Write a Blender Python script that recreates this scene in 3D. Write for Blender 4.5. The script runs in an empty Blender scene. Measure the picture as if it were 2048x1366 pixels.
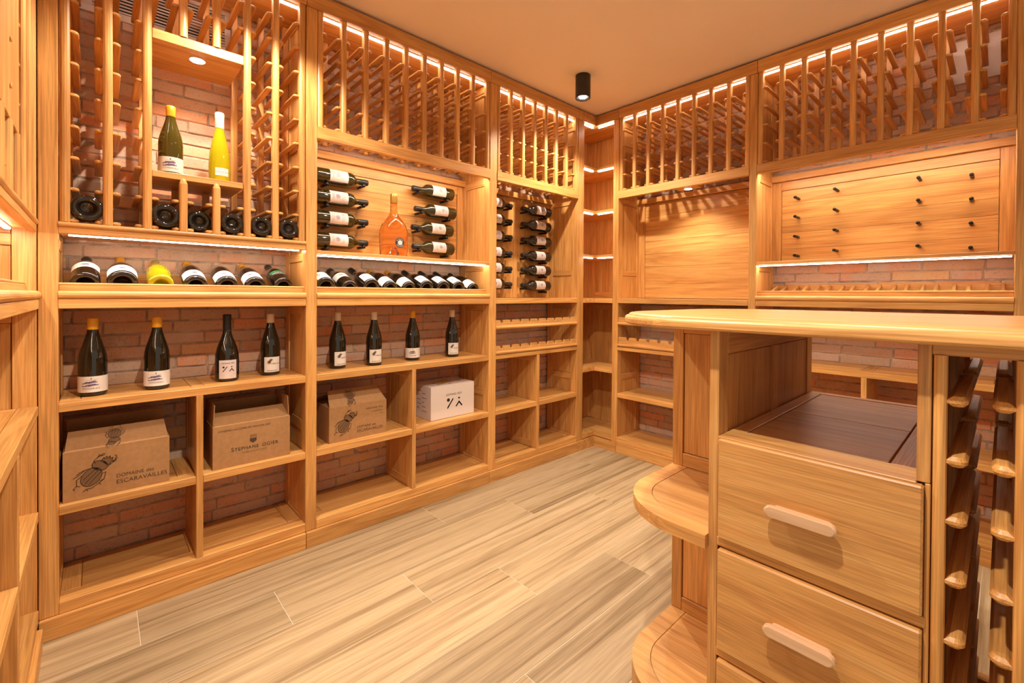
import bpy, bmesh, math, random
from mathutils import Matrix, Vector
random.seed(7)
SC = bpy.context.scene
COL = SC.collection
R = math.radians

# ------------------------------------------------------------------ camera
cam_d = bpy.data.cameras.new('camera'); cam = bpy.data.objects.new('camera', cam_d); COL.objects.link(cam)
YAW, PITCH, ROLL, FPX = R(47.5007), R(-0.4824), R(0.36876), 904.78
_c = Matrix(((math.cos(YAW), 0, math.sin(YAW)), (math.sin(YAW), 0, -math.cos(YAW)), (0, 1, 0)))   # right, up, back as columns
_p = Matrix(((1, 0, 0), (0, math.cos(PITCH), -math.sin(PITCH)), (0, math.sin(PITCH), math.cos(PITCH))))
_r = Matrix(((math.cos(ROLL), -math.sin(ROLL), 0), (math.sin(ROLL), math.cos(ROLL), 0), (0, 0, 1)))
cam.matrix_world = Matrix.Translation((2.0326, 0, 1.1)) @ (_c @ _p @ _r).to_4x4()
cam_d.sensor_width = 36.0; cam_d.lens = FPX / 2048 * 36
cam_d.shift_y = -(683 - 597.02) / 2048
cam_d.clip_start = 0.02
SC.camera = cam
SC.cycles.diffuse_bounces = 7

# ------------------------------------------------------------------ world, exposure
W = bpy.data.worlds.new('world'); SC.world = W; W.use_nodes = True
W.node_tree.nodes['Background'].inputs[0].default_value = (1, .84, .66, 1)   # even warm fill added through the open sides behind and right of the camera
W.node_tree.nodes['Background'].inputs[1].default_value = 0.50
SC.view_settings.view_transform = 'Standard'; SC.view_settings.look = 'None'
SC.view_settings.gamma = 1.0; SC.view_settings.use_curve_mapping = False
SC.view_settings.exposure = 0.32
LED = (1.0, 0.88, 0.74)
STRIP_POWER = 48.0      # emission of the LED strips
DISC_POWER = 30.0
SPOT_WATT = 50.0
CEIL = 2.412

# ------------------------------------------------------------------ materials
def nt(name):
    m = bpy.data.materials.new(name); m.use_nodes = True
    n = m.node_tree; return m, n.nodes, n.links, n.nodes['Principled BSDF']
def sock(nodes, kind, **kw):
    x = nodes.new(kind)
    for k, v in kw.items(): setattr(x, k, v)
    return x
def ramp(nodes, stops):
    r = nodes.new('ShaderNodeValToRGB')
    while len(r.color_ramp.elements) < len(stops): r.color_ramp.elements.new(0.5)
    for e, (p, c) in zip(r.color_ramp.elements, stops): e.position = p; e.color = (*c, 1)
    return r
def math_n(nodes, op, a=None, b=None):
    m = nodes.new('ShaderNodeMath'); m.operation = op
    if a is not None: m.inputs[0].default_value = a
    if b is not None: m.inputs[1].default_value = b
    return m

def wood(name, axis, cols, rough=0.38, tone=0.22, fine=0.22, spec=0.4, m1s=(1.3, 24.0), fig=.14):
    m, N, L, B = nt(name)
    tc = N.new('ShaderNodeTexCoord'); oi = N.new('ShaderNodeObjectInfo')
    off = N.new('ShaderNodeVectorMath'); off.operation = 'SCALE'; off.inputs[0].default_value = (31.7, 17.3, 23.9)
    L.new(oi.outputs['Random'], off.inputs['Scale'])
    add = N.new('ShaderNodeVectorMath'); add.operation = 'ADD'
    L.new(tc.outputs['Object'], add.inputs[0]); L.new(off.outputs[0], add.inputs[1])
    def mapped(al, ac):
        mp = N.new('ShaderNodeMapping'); s = [ac] * 3; s[axis] = al
        mp.inputs['Scale'].default_value = s; L.new(add.outputs[0], mp.inputs['Vector']); return mp
    m1 = mapped(*m1s); m2 = mapped(7.0, 330.0); m3 = mapped(0.8, 7.5)
    n1 = sock(N, 'ShaderNodeTexNoise'); n1.inputs['Scale'].default_value = 1.0; n1.inputs['Detail'].default_value = 5; n1.inputs['Distortion'].default_value = 0.9
    n2 = sock(N, 'ShaderNodeTexNoise'); n2.inputs['Scale'].default_value = 1.0; n2.inputs['Detail'].default_value = 2
    L.new(m1.outputs[0], n1.inputs['Vector']); L.new(m2.outputs[0], n2.inputs['Vector'])
    # cathedral figure: rings of a stretched noise field
    n3 = sock(N, 'ShaderNodeTexNoise'); n3.inputs['Scale'].default_value = 1.0; n3.inputs['Detail'].default_value = 1.5
    L.new(m3.outputs[0], n3.inputs['Vector'])
    k = math_n(N, 'MULTIPLY', b=46.0); L.new(n3.outputs['Fac'], k.inputs[0])
    sn = math_n(N, 'SINE'); L.new(k.outputs[0], sn.inputs[0])
    s2 = sock(N, 'ShaderNodeMapRange'); s2.inputs['From Min'].default_value = 0.35; s2.inputs['From Max'].default_value = 1.0; s2.inputs['To Max'].default_value = -fig
    L.new(sn.outputs[0], s2.inputs['Value'])
    a1 = math_n(N, 'ADD'); L.new(n1.outputs['Fac'], a1.inputs[0]); L.new(s2.outputs[0], a1.inputs[1])
    rp = ramp(N, [(0.24, cols[0]), (0.5, cols[1]), (0.80, cols[2])]); L.new(a1.outputs[0], rp.inputs[0])
    f1 = sock(N, 'ShaderNodeMapRange'); f1.inputs['From Min'].default_value = 0.35; f1.inputs['From Max'].default_value = 0.65
    f1.inputs['To Min'].default_value = 1 - fine; f1.inputs['To Max'].default_value = 1 + fine * 0.5
    L.new(n2.outputs['Fac'], f1.inputs['Value'])
    t1 = sock(N, 'ShaderNodeMapRange'); t1.inputs['To Min'].default_value = 1 - tone * 0.6; t1.inputs['To Max'].default_value = 1 + tone * 0.5
    L.new(oi.outputs['Random'], t1.inputs['Value'])
    mu = math_n(N, 'MULTIPLY'); L.new(f1.outputs[0], mu.inputs[0]); L.new(t1.outputs[0], mu.inputs[1])
    mx = N.new('ShaderNodeVectorMath'); mx.operation = 'SCALE'; L.new(rp.outputs['Color'], mx.inputs[0]); L.new(mu.outputs[0], mx.inputs['Scale'])
    L.new(mx.outputs[0], B.inputs['Base Color'])
    B.inputs['Roughness'].default_value = rough; B.inputs['Specular IOR Level'].default_value = spec
    return m
OAK = [(0.52, 0.225, 0.056), (0.665, 0.325, 0.090), (0.75, 0.41, 0.136)]
WD = [wood('oak_grain_%s' % 'xyz'[a], a, OAK) for a in range(3)]
PALE = [wood('pale_oak_%s' % 'xyz'[a], a, [(0.52, 0.235, 0.066), (0.66, 0.332, 0.100), (0.74, 0.41, 0.145)]) for a in range(3)]
PINE = wood('beech_handle', 0, [(0.60, 0.36, 0.20), (0.68, 0.43, 0.25), (0.74, 0.5, 0.3)], tone=0.06, fine=0.08)
PLANK = wood('floor_plank_wood', 1, [(0.22, 0.135, 0.058), (0.49, 0.350, 0.192), (0.58, 0.435, 0.26)], rough=0.42, tone=0.30, fine=0.16, spec=0.35, m1s=(.55, 30.0), fig=.035)

def plain(name, col, rough=0.5, metal=0.0, spec=0.5, trans=0.0, ior=1.45, coat=0.0):
    m, N, L, B = nt(name)
    B.inputs['Base Color'].default_value = (*col, 1); B.inputs['Roughness'].default_value = rough
    B.inputs['Metallic'].default_value = metal; B.inputs['Specular IOR Level'].default_value = spec
    B.inputs['Transmission Weight'].default_value = trans; B.inputs['IOR'].default_value = ior
    B.inputs['Coat Weight'].default_value = coat
    return m
def speckled(name, c0, c1, scale=30, rough=0.7, bump=0.0):
    m, N, L, B = nt(name)
    tc = N.new('ShaderNodeTexCoord'); n = N.new('ShaderNodeTexNoise'); n.inputs['Scale'].default_value = scale; n.inputs['Detail'].default_value = 6
    L.new(tc.outputs['Object'], n.inputs['Vector'])
    r = ramp(N, [(0.3, c0), (0.7, c1)]); L.new(n.outputs['Fac'], r.inputs[0]); L.new(r.outputs[0], B.inputs['Base Color'])
    B.inputs['Roughness'].default_value = rough
    if bump:
        b = N.new('ShaderNodeBump'); b.inputs['Strength'].default_value = bump; b.inputs['Distance'].default_value = 0.004
        L.new(n.outputs['Fac'], b.inputs['Height']); L.new(b.outputs[0], B.inputs['Normal'])
    return m
def emit(name, col, s):
    m = bpy.data.materials.new(name); m.use_nodes = True; N = m.node_tree.nodes; N.clear()
    e = N.new('ShaderNodeEmission'); e.inputs[0].default_value = (*col, 1); e.inputs[1].default_value = s
    o = N.new('ShaderNodeOutputMaterial'); m.node_tree.links.new(e.outputs[0], o.inputs[0]); return m
def brick_mat(name, from_attr):
    m, N, L, B = nt(name)
    tc = N.new('ShaderNodeTexCoord')
    if from_attr:
        a = N.new('ShaderNodeAttribute'); a.attribute_name = 'tone'; src = a.outputs['Fac']; vec = tc.outputs['Object']
    else:
        a = N.new('ShaderNodeObjectInfo'); src = a.outputs['Random']
        sc = N.new('ShaderNodeVectorMath'); sc.operation = 'SCALE'; sc.inputs[0].default_value = (13.1, 7.7, 19.3); L.new(src, sc.inputs['Scale'])
        ad = N.new('ShaderNodeVectorMath'); ad.operation = 'ADD'; L.new(tc.outputs['Object'], ad.inputs[0]); L.new(sc.outputs[0], ad.inputs[1]); vec = ad.outputs[0]
    r = ramp(N, [(0.0, (0.46, 0.295, 0.195)), (0.14, (0.62, 0.41, 0.285)), (0.28, (0.63, 0.375, 0.235)), (0.45, (0.55, 0.375, 0.26)), (0.60, (0.74, 0.315, 0.145)),
                 (0.7, (0.62, 0.45, 0.32)), (0.82, (0.72, 0.425, 0.20)), (0.92, (0.48, 0.31, 0.21)), (1.0, (0.70, 0.50, 0.37))])
    r.color_ramp.interpolation = 'CONSTANT' if False else 'LINEAR'
    L.new(src, r.inputs[0])
    n = N.new('ShaderNodeTexNoise'); n.inputs['Scale'].default_value = 16; n.inputs['Detail'].default_value = 7; n.inputs['Roughness'].default_value = 0.7
    L.new(vec, n.inputs['Vector'])
    n4 = N.new('ShaderNodeTexNoise'); n4.inputs['Scale'].default_value = 7; n4.inputs['Detail'].default_value = 3; L.new(vec, n4.inputs['Vector'])
    red = ramp(N, [(0.50, (0, 0, 0)), (0.64, (.5, .5, .5))]); L.new(n4.outputs['Fac'], red.inputs[0])
    mr = N.new('ShaderNodeMix'); mr.data_type = 'RGBA'; mr.inputs[7].default_value = (0.70, 0.30, 0.15, 1); L.new(red.outputs[0], mr.inputs[0]); L.new(r.outputs[0], mr.inputs[6])
    lim = ramp(N, [(0.47, (0, 0, 0)), (0.66, (1, 1, 1))]); L.new(n.outputs['Fac'], lim.inputs[0])
    mx = N.new('ShaderNodeMix'); mx.data_type = 'RGBA'; mx.inputs[7].default_value = (0.60, 0.46, 0.34, 1)
    sc2 = math_n(N, 'MULTIPLY', b=0.45); L.new(lim.outputs[0], sc2.inputs[0])
    L.new(sc2.outputs[0], mx.inputs[0]); L.new(mr.outputs[2], mx.inputs[6])
    n2 = N.new('ShaderNodeTexNoise'); n2.inputs['Scale'].default_value = 130; n2.inputs['Detail'].default_value = 3; L.new(vec, n2.inputs['Vector'])
    pit = ramp(N, [(0.30, (0.35, 0.35, 0.35)), (0.42, (1, 1, 1))]); L.new(n2.outputs['Fac'], pit.inputs[0])
    m2 = N.new('ShaderNodeMix'); m2.data_type = 'RGBA'; m2.blend_type = 'MULTIPLY'; m2.inputs[0].default_value = 0.4
    L.new(mx.outputs[2], m2.inputs[6]); L.new(pit.outputs[0], m2.inputs[7]); L.new(m2.outputs[2], B.inputs['Base Color'])
    b = N.new('ShaderNodeBump'); b.inputs['Strength'].default_value = 0.5; b.inputs['Distance'].default_value = 0.004
    L.new(n.outputs['Fac'], b.inputs['Height']); L.new(b.outputs[0], B.inputs['Normal'])
    B.inputs['Roughness'].default_value = 0.85; B.inputs['Specular IOR Level'].default_value = 0.2
    return m
MB1 = brick_mat('old_brick', False); MB2 = brick_mat('old_brick_far', True)
MORTAR = speckled('lime_mortar', (0.24, 0.165, 0.115), (0.54, 0.41, 0.30), 25, 0.95, 0.6)
GROUT = plain('floor_grout', (0.78, 0.66, 0.50), 0.9)
PLASTER = speckled('tan_ceiling_paint', (0.81, 0.68, 0.55), (0.83, 0.70, 0.565), 4, 0.85)
WALLP = speckled('tan_wall_paint', (0.60, 0.40, 0.24), (0.62, 0.42, 0.26), 4, 0.85)
STRIP = emit('led_strip_light', LED, STRIP_POWER)
STRIP_PANEL = emit('led_strip_light_bright', LED, STRIP_POWER * 1.6)
STRIP_TOP = emit('led_strip_light_dimmed', LED, STRIP_POWER * .55)
DISC = emit('led_disc_light', (1, .9, .76), DISC_POWER)
WHITE = plain('white_painted_metal', (0.74, 0.65, 0.59), 0.5)
SLATGREY = plain('vent_dark_void', (0.05, 0.045, 0.045), 0.8)
BLACKM = plain('black_lamp_metal', (0.035, 0.028, 0.022), 0.42, 0.3)
PEGM = plain('dark_peg_metal', (0.02, 0.017, 0.015), 0.35, 0.6)
GL_DARK = plain('dark_bottle_glass', (0.010, 0.008, 0.004), 0.06, 0, 0.6, 0, 1.5, 0.3)
GL_OLIVE = plain('olive_bottle_glass', (0.075, 0.055, 0.006), 0.05, 0, 0.6, 0.35, 1.5, 0.3)
GL_PEG = plain('green_bottle_glass', (0.040, 0.028, 0.004), 0.05, 0, 0.6, 0.25, 1.5, 0.3)
GL_BLK = plain('black_bottle_glass', (0.012, 0.007, 0.004), 0.07, 0, 0.6, 0, 1.5, 0.3)
GL_ROSE = plain('rose_wine_glass', (1.0, 0.60, 0.30), 0.02, 0, 0.5, 1.0, 1.33)
GL_YEL = plain('yellow_liqueur_glass', (0.56, 0.48, 0.010), 0.06, 0, 0.5, 0.35, 1.4, 0.2)
CAPY = plain('yellow_wax_capsule', (0.70, 0.34, 0.015), 0.4)
CAPW = plain('cream_capsule', (0.66, 0.52, 0.36), 0.5)
CAPB = plain('black_capsule', (0.015, 0.013, 0.012), 0.4)
CAPG = plain('gold_capsule', (0.62, 0.38, 0.10), 0.3, 0.7)
CAPV = plain('silver_white_capsule', (0.74, 0.70, 0.62), 0.35)
PAPER = plain('cream_label_paper', (0.72, 0.66, 0.58), 0.6)
PAPERW = plain('white_label_paper', (0.80, 0.77, 0.73), 0.6)
PAPERP = plain('pink_white_label_paper', (0.68, 0.58, 0.53), 0.6)
INK = plain('black_ink', (0.02, 0.014, 0.012), 0.6)
INKB = plain('brown_ink', (0.075, 0.035, 0.014), 0.6)
INKH = plain('hatched_brown_ink', (0.17, 0.085, 0.034), 0.7)
INKP = plain('violet_ink', (0.14, 0.085, 0.16), 0.6)
INKG = plain('green_ink', (0.02, 0.16, 0.05), 0.5)
INKY = plain('mustard_ink', (0.52, 0.33, 0.05), 0.6)
INKW = plain('white_ink', (0.8, 0.78, 0.74), 0.6)
CARD = speckled('brown_cardboard', (0.34, 0.170, 0.060), (0.40, 0.205, 0.076), 60, 0.75)
CARDI = plain('cardboard_inside', (0.30, 0.165, 0.07), 0.8)
CARDW = plain('white_cardboard', (0.72, 0.62, 0.55), 0.55)

# ------------------------------------------------------------------ mesh helpers
_cache = {}
def mk(name, verts, faces, smooth=False):
    me = bpy.data.meshes.new(name); me.from_pydata([tuple(v) for v in verts], [], [tuple(f) for f in faces]); me.update()
    if smooth:
        for p in me.polygons: p.use_smooth = True
    return me
def box_mesh(dx, dy, dz, bev=0.0015):
    key = ('box', round(dx, 4), round(dy, 4), round(dz, 4), bev)
    if key in _cache: return _cache[key]
    a, b, c = dx / 2, dy / 2, dz / 2; e = min(bev, a * .45, b * .45, c * .45)
    V = []; idx = {}
    for sx in (-1, 1):
        for sy in (-1, 1):
            for sz in (-1, 1):
                for ax in range(3):
                    p = [sx * (a - e), sy * (b - e), sz * (c - e)]; full = (sx * a, sy * b, sz * c); p[ax] = full[ax]
                    idx[(sx, sy, sz, ax)] = len(V); V.append(p)
    F = []
    for ax in range(3):
        o1, o2 = (ax + 1) % 3, (ax + 2) % 3
        for s in (-1, 1):
            q = []
            for s1, s2 in ((-1, -1), (1, -1), (1, 1), (-1, 1)):
                k = [0, 0, 0]; k[ax] = s; k[o1] = s1; k[o2] = s2; q.append(idx[(*k, ax)])
            F.append(q if s > 0 else q[::-1])
    for ax in range(3):            # edges along axis ax
        o1, o2 = (ax + 1) % 3, (ax + 2) % 3
        for s1 in (-1, 1):
            for s2 in (-1, 1):
                def g(s, n):
                    k = [0, 0, 0]; k[ax] = s; k[o1] = s1; k[o2] = s2; return idx[(*k, n)]
                q = [g(-1, o1), g(1, o1), g(1, o2), g(-1, o2)]
                F.append(q if s1 * s2 < 0 else q[::-1])
    for sx in (-1, 1):
        for sy in (-1, 1):
            for sz in (-1, 1):
                q = [idx[(sx, sy, sz, n)] for n in range(3)]
                F.append(q if sx * sy * sz > 0 else q[::-1])
    me = mk('box', V, F); _cache[key] = me; return me
POS = {}
def setm(me, mat):
    if len(me.materials) == 0: me.materials.append(mat); return me
    if me.materials[0] == mat: return me
    key = ('m', me.name, mat.name)
    if key not in _cache:
        c = me.copy(); c.materials.clear(); c.materials.append(mat); _cache[key] = c
    return _cache[key]
def put(name, me, mat, parent=None, loc=(0, 0, 0), rot=None):
    me = setm(me, mat)
    o = bpy.data.objects.new(name, me); COL.objects.link(o)
    loc = Vector(loc); POS[o.name] = loc
    if parent is not None:
        o.parent = parent; o.location = loc - POS[parent.name]
    else: o.location = loc
    if rot is not None: o.rotation_euler = rot
    return o
def bx(parent, name, u, v, z, axis=0, mat=None, bev=0.0015):
    me = box_mesh(u[1] - u[0], v[1] - v[0], z[1] - z[0], bev)
    return put(name, me, mat if mat else WD[axis], parent, ((u[0] + u[1]) / 2, (v[0] + v[1]) / 2, (z[0] + z[1]) / 2))
def thing(name, label, cat, loc=(0, 0, 0), rotz=0.0, group=None, mat=None):
    o = bpy.data.objects.new(name, None); COL.objects.link(o); o.empty_display_size = 0.05
    if mat is not None: o.matrix_world = mat
    else: o.location = loc; o.rotation_euler = (0, 0, rotz)
    POS[o.name] = Vector((0, 0, 0))
    tag(o, label, cat, group); return o
def tag(o, label, cat, group=None):
    o['label'] = label; o['category'] = cat
    if group: o['group'] = group
    return o
def struct(name, me, mat, loc=(0, 0, 0)):
    o = put(name, me, mat, None, loc); o['kind'] = 'structure'; return o
def prism(pts, z0, z1, name='prism'):
    n = len(pts); V = [(x, y, z0) for x, y in pts] + [(x, y, z1) for x, y in pts]
    F = [list(range(n))[::-1], list(range(n, 2 * n))] + [[i, (i + 1) % n, n + (i + 1) % n, n + i] for i in range(n)]
    return mk(name, V, F)
def lathe(prof, seg=32, knurl=None, name='lathe'):
    V, F = [], []
    for r, z in prof:
        for i in range(seg):
            a = 2 * math.pi * i / seg; rr = r
            if knurl and knurl[0] <= z <= knurl[1] and r > knurl[2] and i % 2: rr = r - 0.0009
            V.append((rr * math.cos(a), rr * math.sin(a), z))
    for j in range(len(prof) - 1):
        for i in range(seg):
            k = (i + 1) % seg
            F.append((j * seg + i, j * seg + k, (j + 1) * seg + k, (j + 1) * seg + i))
    F.append(list(range(seg))[::-1]); F.append([(len(prof) - 1) * seg + i for i in range(seg)])
    return mk(name, V, F, True)
def extrude_prof(prof, u0, u1, name='moulding'):     # profile in (v,z), extruded along u
    n = len(prof); V = [(u0, v, z) for v, z in prof] + [(u1, v, z) for v, z in prof]
    F = [list(range(n)), list(range(n, 2 * n))[::-1]] + [[i, n + i, n + (i + 1) % n, (i + 1) % n] for i in range(n)]
    return mk(name, V, F)
# ---- flat print: 2D pieces (verts, faces)
def text2d(s, size, align='CENTER', spacing=1.0, shear=0.0):
    key = ('txt', s, size, align, spacing, shear)
    if key in _cache: return _cache[key]
    cu = bpy.data.curves.new('t', 'FONT'); cu.body = s; cu.size = size; cu.align_x = align; cu.space_character = spacing; cu.shear = shear
    cu.resolution_u = 3
    ob = bpy.data.objects.new('t', cu); COL.objects.link(ob)
    dg = bpy.context.evaluated_depsgraph_get(); me = bpy.data.meshes.new_from_object(ob.evaluated_get(dg))
    V = [(v.co.x, v.co.y) for v in me.vertices]; F = [tuple(p.vertices) for p in me.polygons]
    bpy.data.objects.remove(ob); bpy.data.curves.remove(cu); bpy.data.meshes.remove(me)
    _cache[key] = (V, F); return V, F
def dense(ln, step):
    out = [ln[0]]
    for (x0, y0), (x1, y1) in zip(ln[:-1], ln[1:]):
        k = max(1, int(math.hypot(x1 - x0, y1 - y0) / step + .99))
        out += [(x0 + (x1 - x0) * i / k, y0 + (y1 - y0) * i / k) for i in range(1, k + 1)]
    return out
def disc2d(cx, cy, r, rings=6, seg=36):
    V = [(cx, cy)] + [(cx + r * j / rings * math.cos(2 * math.pi * i / seg), cy + r * j / rings * math.sin(2 * math.pi * i / seg)) for j in range(1, rings + 1) for i in range(seg)]
    F = [(0, 1 + i, 1 + (i + 1) % seg) for i in range(seg)]
    for j in range(rings - 1): F += [(1 + j * seg + i, 1 + (j + 1) * seg + i, 1 + (j + 1) * seg + (i + 1) % seg, 1 + j * seg + (i + 1) % seg) for i in range(seg)]
    return V, F
def stroke2d(lines, w, step=None):
    V, F = [], []
    if step: lines = [dense(l_, step) for l_ in lines]
    for ln in lines:
        for (x0, y0), (x1, y1) in zip(ln[:-1], ln[1:]):
            d = math.hypot(x1 - x0, y1 - y0) or 1e-6; nx, ny = -(y1 - y0) / d * w / 2, (x1 - x0) / d * w / 2
            ex, ey = (x1 - x0) / d * w * .4, (y1 - y0) / d * w * .4
            b = len(V); V += [(x0 + nx - ex, y0 + ny - ey), (x0 - nx - ex, y0 - ny - ey), (x1 - nx + ex, y1 - ny + ey), (x1 + nx + ex, y1 + ny + ey)]; F.append((b, b + 1, b + 2, b + 3))
    return V, F
def ell(cx, cy, a, b, t=0, n=28):
    c, s = math.cos(t), math.sin(t)
    return [(cx + a * math.cos(q) * c - b * math.sin(q) * s, cy + a * math.cos(q) * s + b * math.sin(q) * c) for q in [2 * math.pi * i / n for i in range(n)]]
def poly2d(*polys):
    V, F = [], []
    for p in polys:
        b = len(V); V += p; F.append(tuple(range(b, b + len(p))))
    return V, F
def join2d(*parts):
    V, F = [], []
    for v, f in parts:
        b = len(V); V += list(v); F += [tuple(i + b for i in q) for q in f]
    return V, F
def xf(p, dx=0, dy=0, s=1.0, rot=0.0):
    c, q = math.cos(rot) * s, math.sin(rot) * s
    return [(x * c - y * q + dx, x * q + y * c + dy) for x, y in p[0]], p[1]
def flat(p, eps=-0.0006):        # to the (u,z) plane, facing -v
    return mk('print', [(x, eps, y) for x, y in p[0]], p[1])
def wrap(p, r):                  # to a cylinder about z, centred on +x
    return mk('print', [(r * math.cos(x / r), r * math.sin(x / r), y) for x, y in p[0]], p[1])
def beetle():
    t = R(58)
    body = ell(-.10, -.12, .40, .31, t); pro = ell(.17, .31, .27, .20, t + R(90)); 
    head = [(.20, .50), (.30, .62), (.33, .56), (.39, .66), (.42, .58), (.50, .64), (.50, .54), (.60, .56), (.56, .46), (.62, .40), (.52, .38), (.50, .30), (.40, .28)]
    fill = poly2d(body, pro, head)
    ln = [body + body[:1], pro + pro[:1], head + head[:1], [(-.30, -.36), (.12, .12)], [(-.36, -.20), (.04, .20)], [(-.18, -.42), (.22, .06)],
          [(.02, .42), (-.02, .56), (.14, .70), (.30, .74), (.34, .80)], [(.10, .68), (.16, .78), (.22, .72), (.28, .82)],
          [(.44, .22), (.60, .36), (.72, .58), (.66, .66)], [(.60, .36), (.70, .40), (.66, .48), (.76, .50)],
          [(-.06, .26), (-.30, .22), (-.52, .02), (-.66, -.06)], [(-.30, .22), (-.48, .14), (-.56, .06)],
          [(-.40, 0), (-.56, -.16), (-.56, -.40), (-.66, -.50), (-.62, -.56)], [(-.56, -.40), (-.46, -.44)],
          [(.26, -.04), (.36, -.02), (.30, -.30), (.14, -.44), (.20, -.52)], [(.14, -.44), (-.10, -.60), (-.26, -.60), (-.36, -.68)], [(-.26, -.60), (-.22, -.68)],
          [(.30, -.30), (.16, -.36)]]
    return fill, stroke2d(ln, .025, .09)
BF, BL = beetle()
def prints(parent, p, mat, mapper, name='print'):
    o = put(name, mapper(p), mat, parent, POS[parent.name]); return o

# ------------------------------------------------------------------ the room
def slab(name, x, y, z, mat):
    return struct(name, box_mesh(x[1] - x[0], y[1] - y[0], z[1] - z[0], 0.0005), mat, ((x[0] + x[1]) / 2, (y[0] + y[1]) / 2, (z[0] + z[1]) / 2))
XR, YB = 3.30, -0.47
fl = slab('floor', (-.42, XR + .1), (YB - .1, 3.10), (-.08, -.0012), GROUT)
slab('ceiling', (-.42, XR + .1), (YB - .1, 3.10), (CEIL, CEIL + .06), PLASTER)
wl = slab('wall_left', (-.42, -.3035), (YB - .1, 3.10), (-.004, CEIL), MORTAR)
wb = slab('wall_far', (-.3035, XR), (2.9895, 3.10), (-.004, CEIL), MORTAR)
slab('wall_near', (-.3035, 1.08), (YB - .1, YB), (-.004, CEIL), WALLP)
# floor planks
PW, PL = 0.2195, 1.135
row = 0; x0 = 0.005 - 2 * PW
offs = {0: .10, 1: .48, 2: .885, 3: 1.19, 4: .47}
r_i = -2
x = x0
while x < XR - .01:
    o = offs.get(r_i, (r_i * .41) % PL)
    y = o - PL * 3
    xa, xb = max(x, -.31), min(x + PW - .0018, XR)
    while y < 2.99:
        ya, yb = max(y, YB), min(y + PL - .0018, 2.997)
        if yb - ya > .02 and xb - xa > .02:
            p = put('plank', box_mesh(xb - xa, yb - ya, .009, .0008), PLANK, fl, ((xa + xb) / 2, (ya + yb) / 2, -.0045))
        y += PL
    x += PW; r_i += 1
# bricks
BH, BLN, JT = 0.0492, 0.2165, 0.0040
def brick_variant(k, ln):
    rnd = random.Random(k * 31 + int(ln * 1000)); me = box_mesh(ln, .018, BH - JT, .0035).copy(); me.name = 'brick'
    for v in me.vertices:
        v.co.x += rnd.uniform(-.0022, .0022); v.co.z += rnd.uniform(-.0022, .0022); v.co.y += rnd.uniform(-.0015, .0015)
    me.materials.append(MB1); return me
BV = {}
def bricks(wall, zones, holes, axis, plane, limit):
    L = []; rows = int(CEIL / BH)
    for r in range(rows):
        z = r * BH; off = -.5 + (0.5 if r % 2 else 0) * BLN + random.uniform(-.03, .03)
        u = off
        while u < 3.4:
            ln = BLN - JT
            if random.random() < .16: ln = BLN * .5 - JT
            c = u + ln / 2; zc = z + BH / 2
            vis = any(a - .12 < c < b + .12 and z1 - .03 < zc < z2 + .03 for a, b, z1, z2 in zones)
            hid = any(a < u and u + ln < b and z1 < z and z + BH < z2 for a, b, z1, z2 in holes)
            if vis and not hid and u > -.40 and u + ln < 2.985 + (0.2 if axis else 0): L.append((c, zc, ln))
            u += ln + JT
    cp = cam.matrix_world.translation
    def d(b):
        q = Vector((plane, b[0], b[1])) if axis == 0 else Vector((b[0], plane, b[1])); return (q - cp).length
    L.sort(key=d)
    rest_v, rest_f, tone = [], [], []
    for i, (c, z, ln) in enumerate(L):
        k = (random.randrange(5), round(ln, 3))
        if k not in BV: BV[k] = brick_variant(k[0], k[1])
        me = BV[k]; dep = random.uniform(-.0025, .0025)
        if i < limit:
            if axis == 0: put('brick', me, MB1, wall, (plane + dep, c, z), (0, random.uniform(-.006, .006), R(90)))
            else: put('brick', me, MB1, wall, (c, plane + dep, z), (0, random.uniform(-.006, .006), 0))
        else:
            b = len(rest_v)
            for v in me.vertices:
                rest_v.append((plane + dep - v.co.y, c + v.co.x, z + v.co.z) if axis == 0 else (c + v.co.x, plane + dep + v.co.y, z + v.co.z))
            rest_f += [tuple(j + b for j in p.vertices) for p in me.polygons]; tone += [random.random()] * len(me.vertices)
    if rest_v:
        me = mk('far_bricks', rest_v, rest_f); at = me.attributes.new('tone', 'FLOAT', 'POINT'); at.data.foreach_set('value', tone)
        o = put('far_bricks', me, MB2, wall, (0, 0, 0)); o['kind'] = 'stuff'; o.location = -POS[wall.name]
VENT = (-.05, .448, 2.15, 2.345); PLATE = (1.842, 2.045, 2.10, 2.298)
bricks(wl, [(-.11, .68, .10, 2.31), (.69, 1.70, .10, 1.28), (.69, 1.70, 1.80, 2.31), (1.72, 2.5, .10, 1.06), (1.72, 2.5, 1.80, 2.31)], [VENT], 0, -.309, 300)
bricks(wb, [(.18, 1.07, .10, 1.06), (.18, 1.07, 1.80, 2.31), (1.08, 2.10, .10, 1.28), (1.08, 2.10, 1.80, 2.31)], [PLATE], 1, 2.995, 300)
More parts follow.
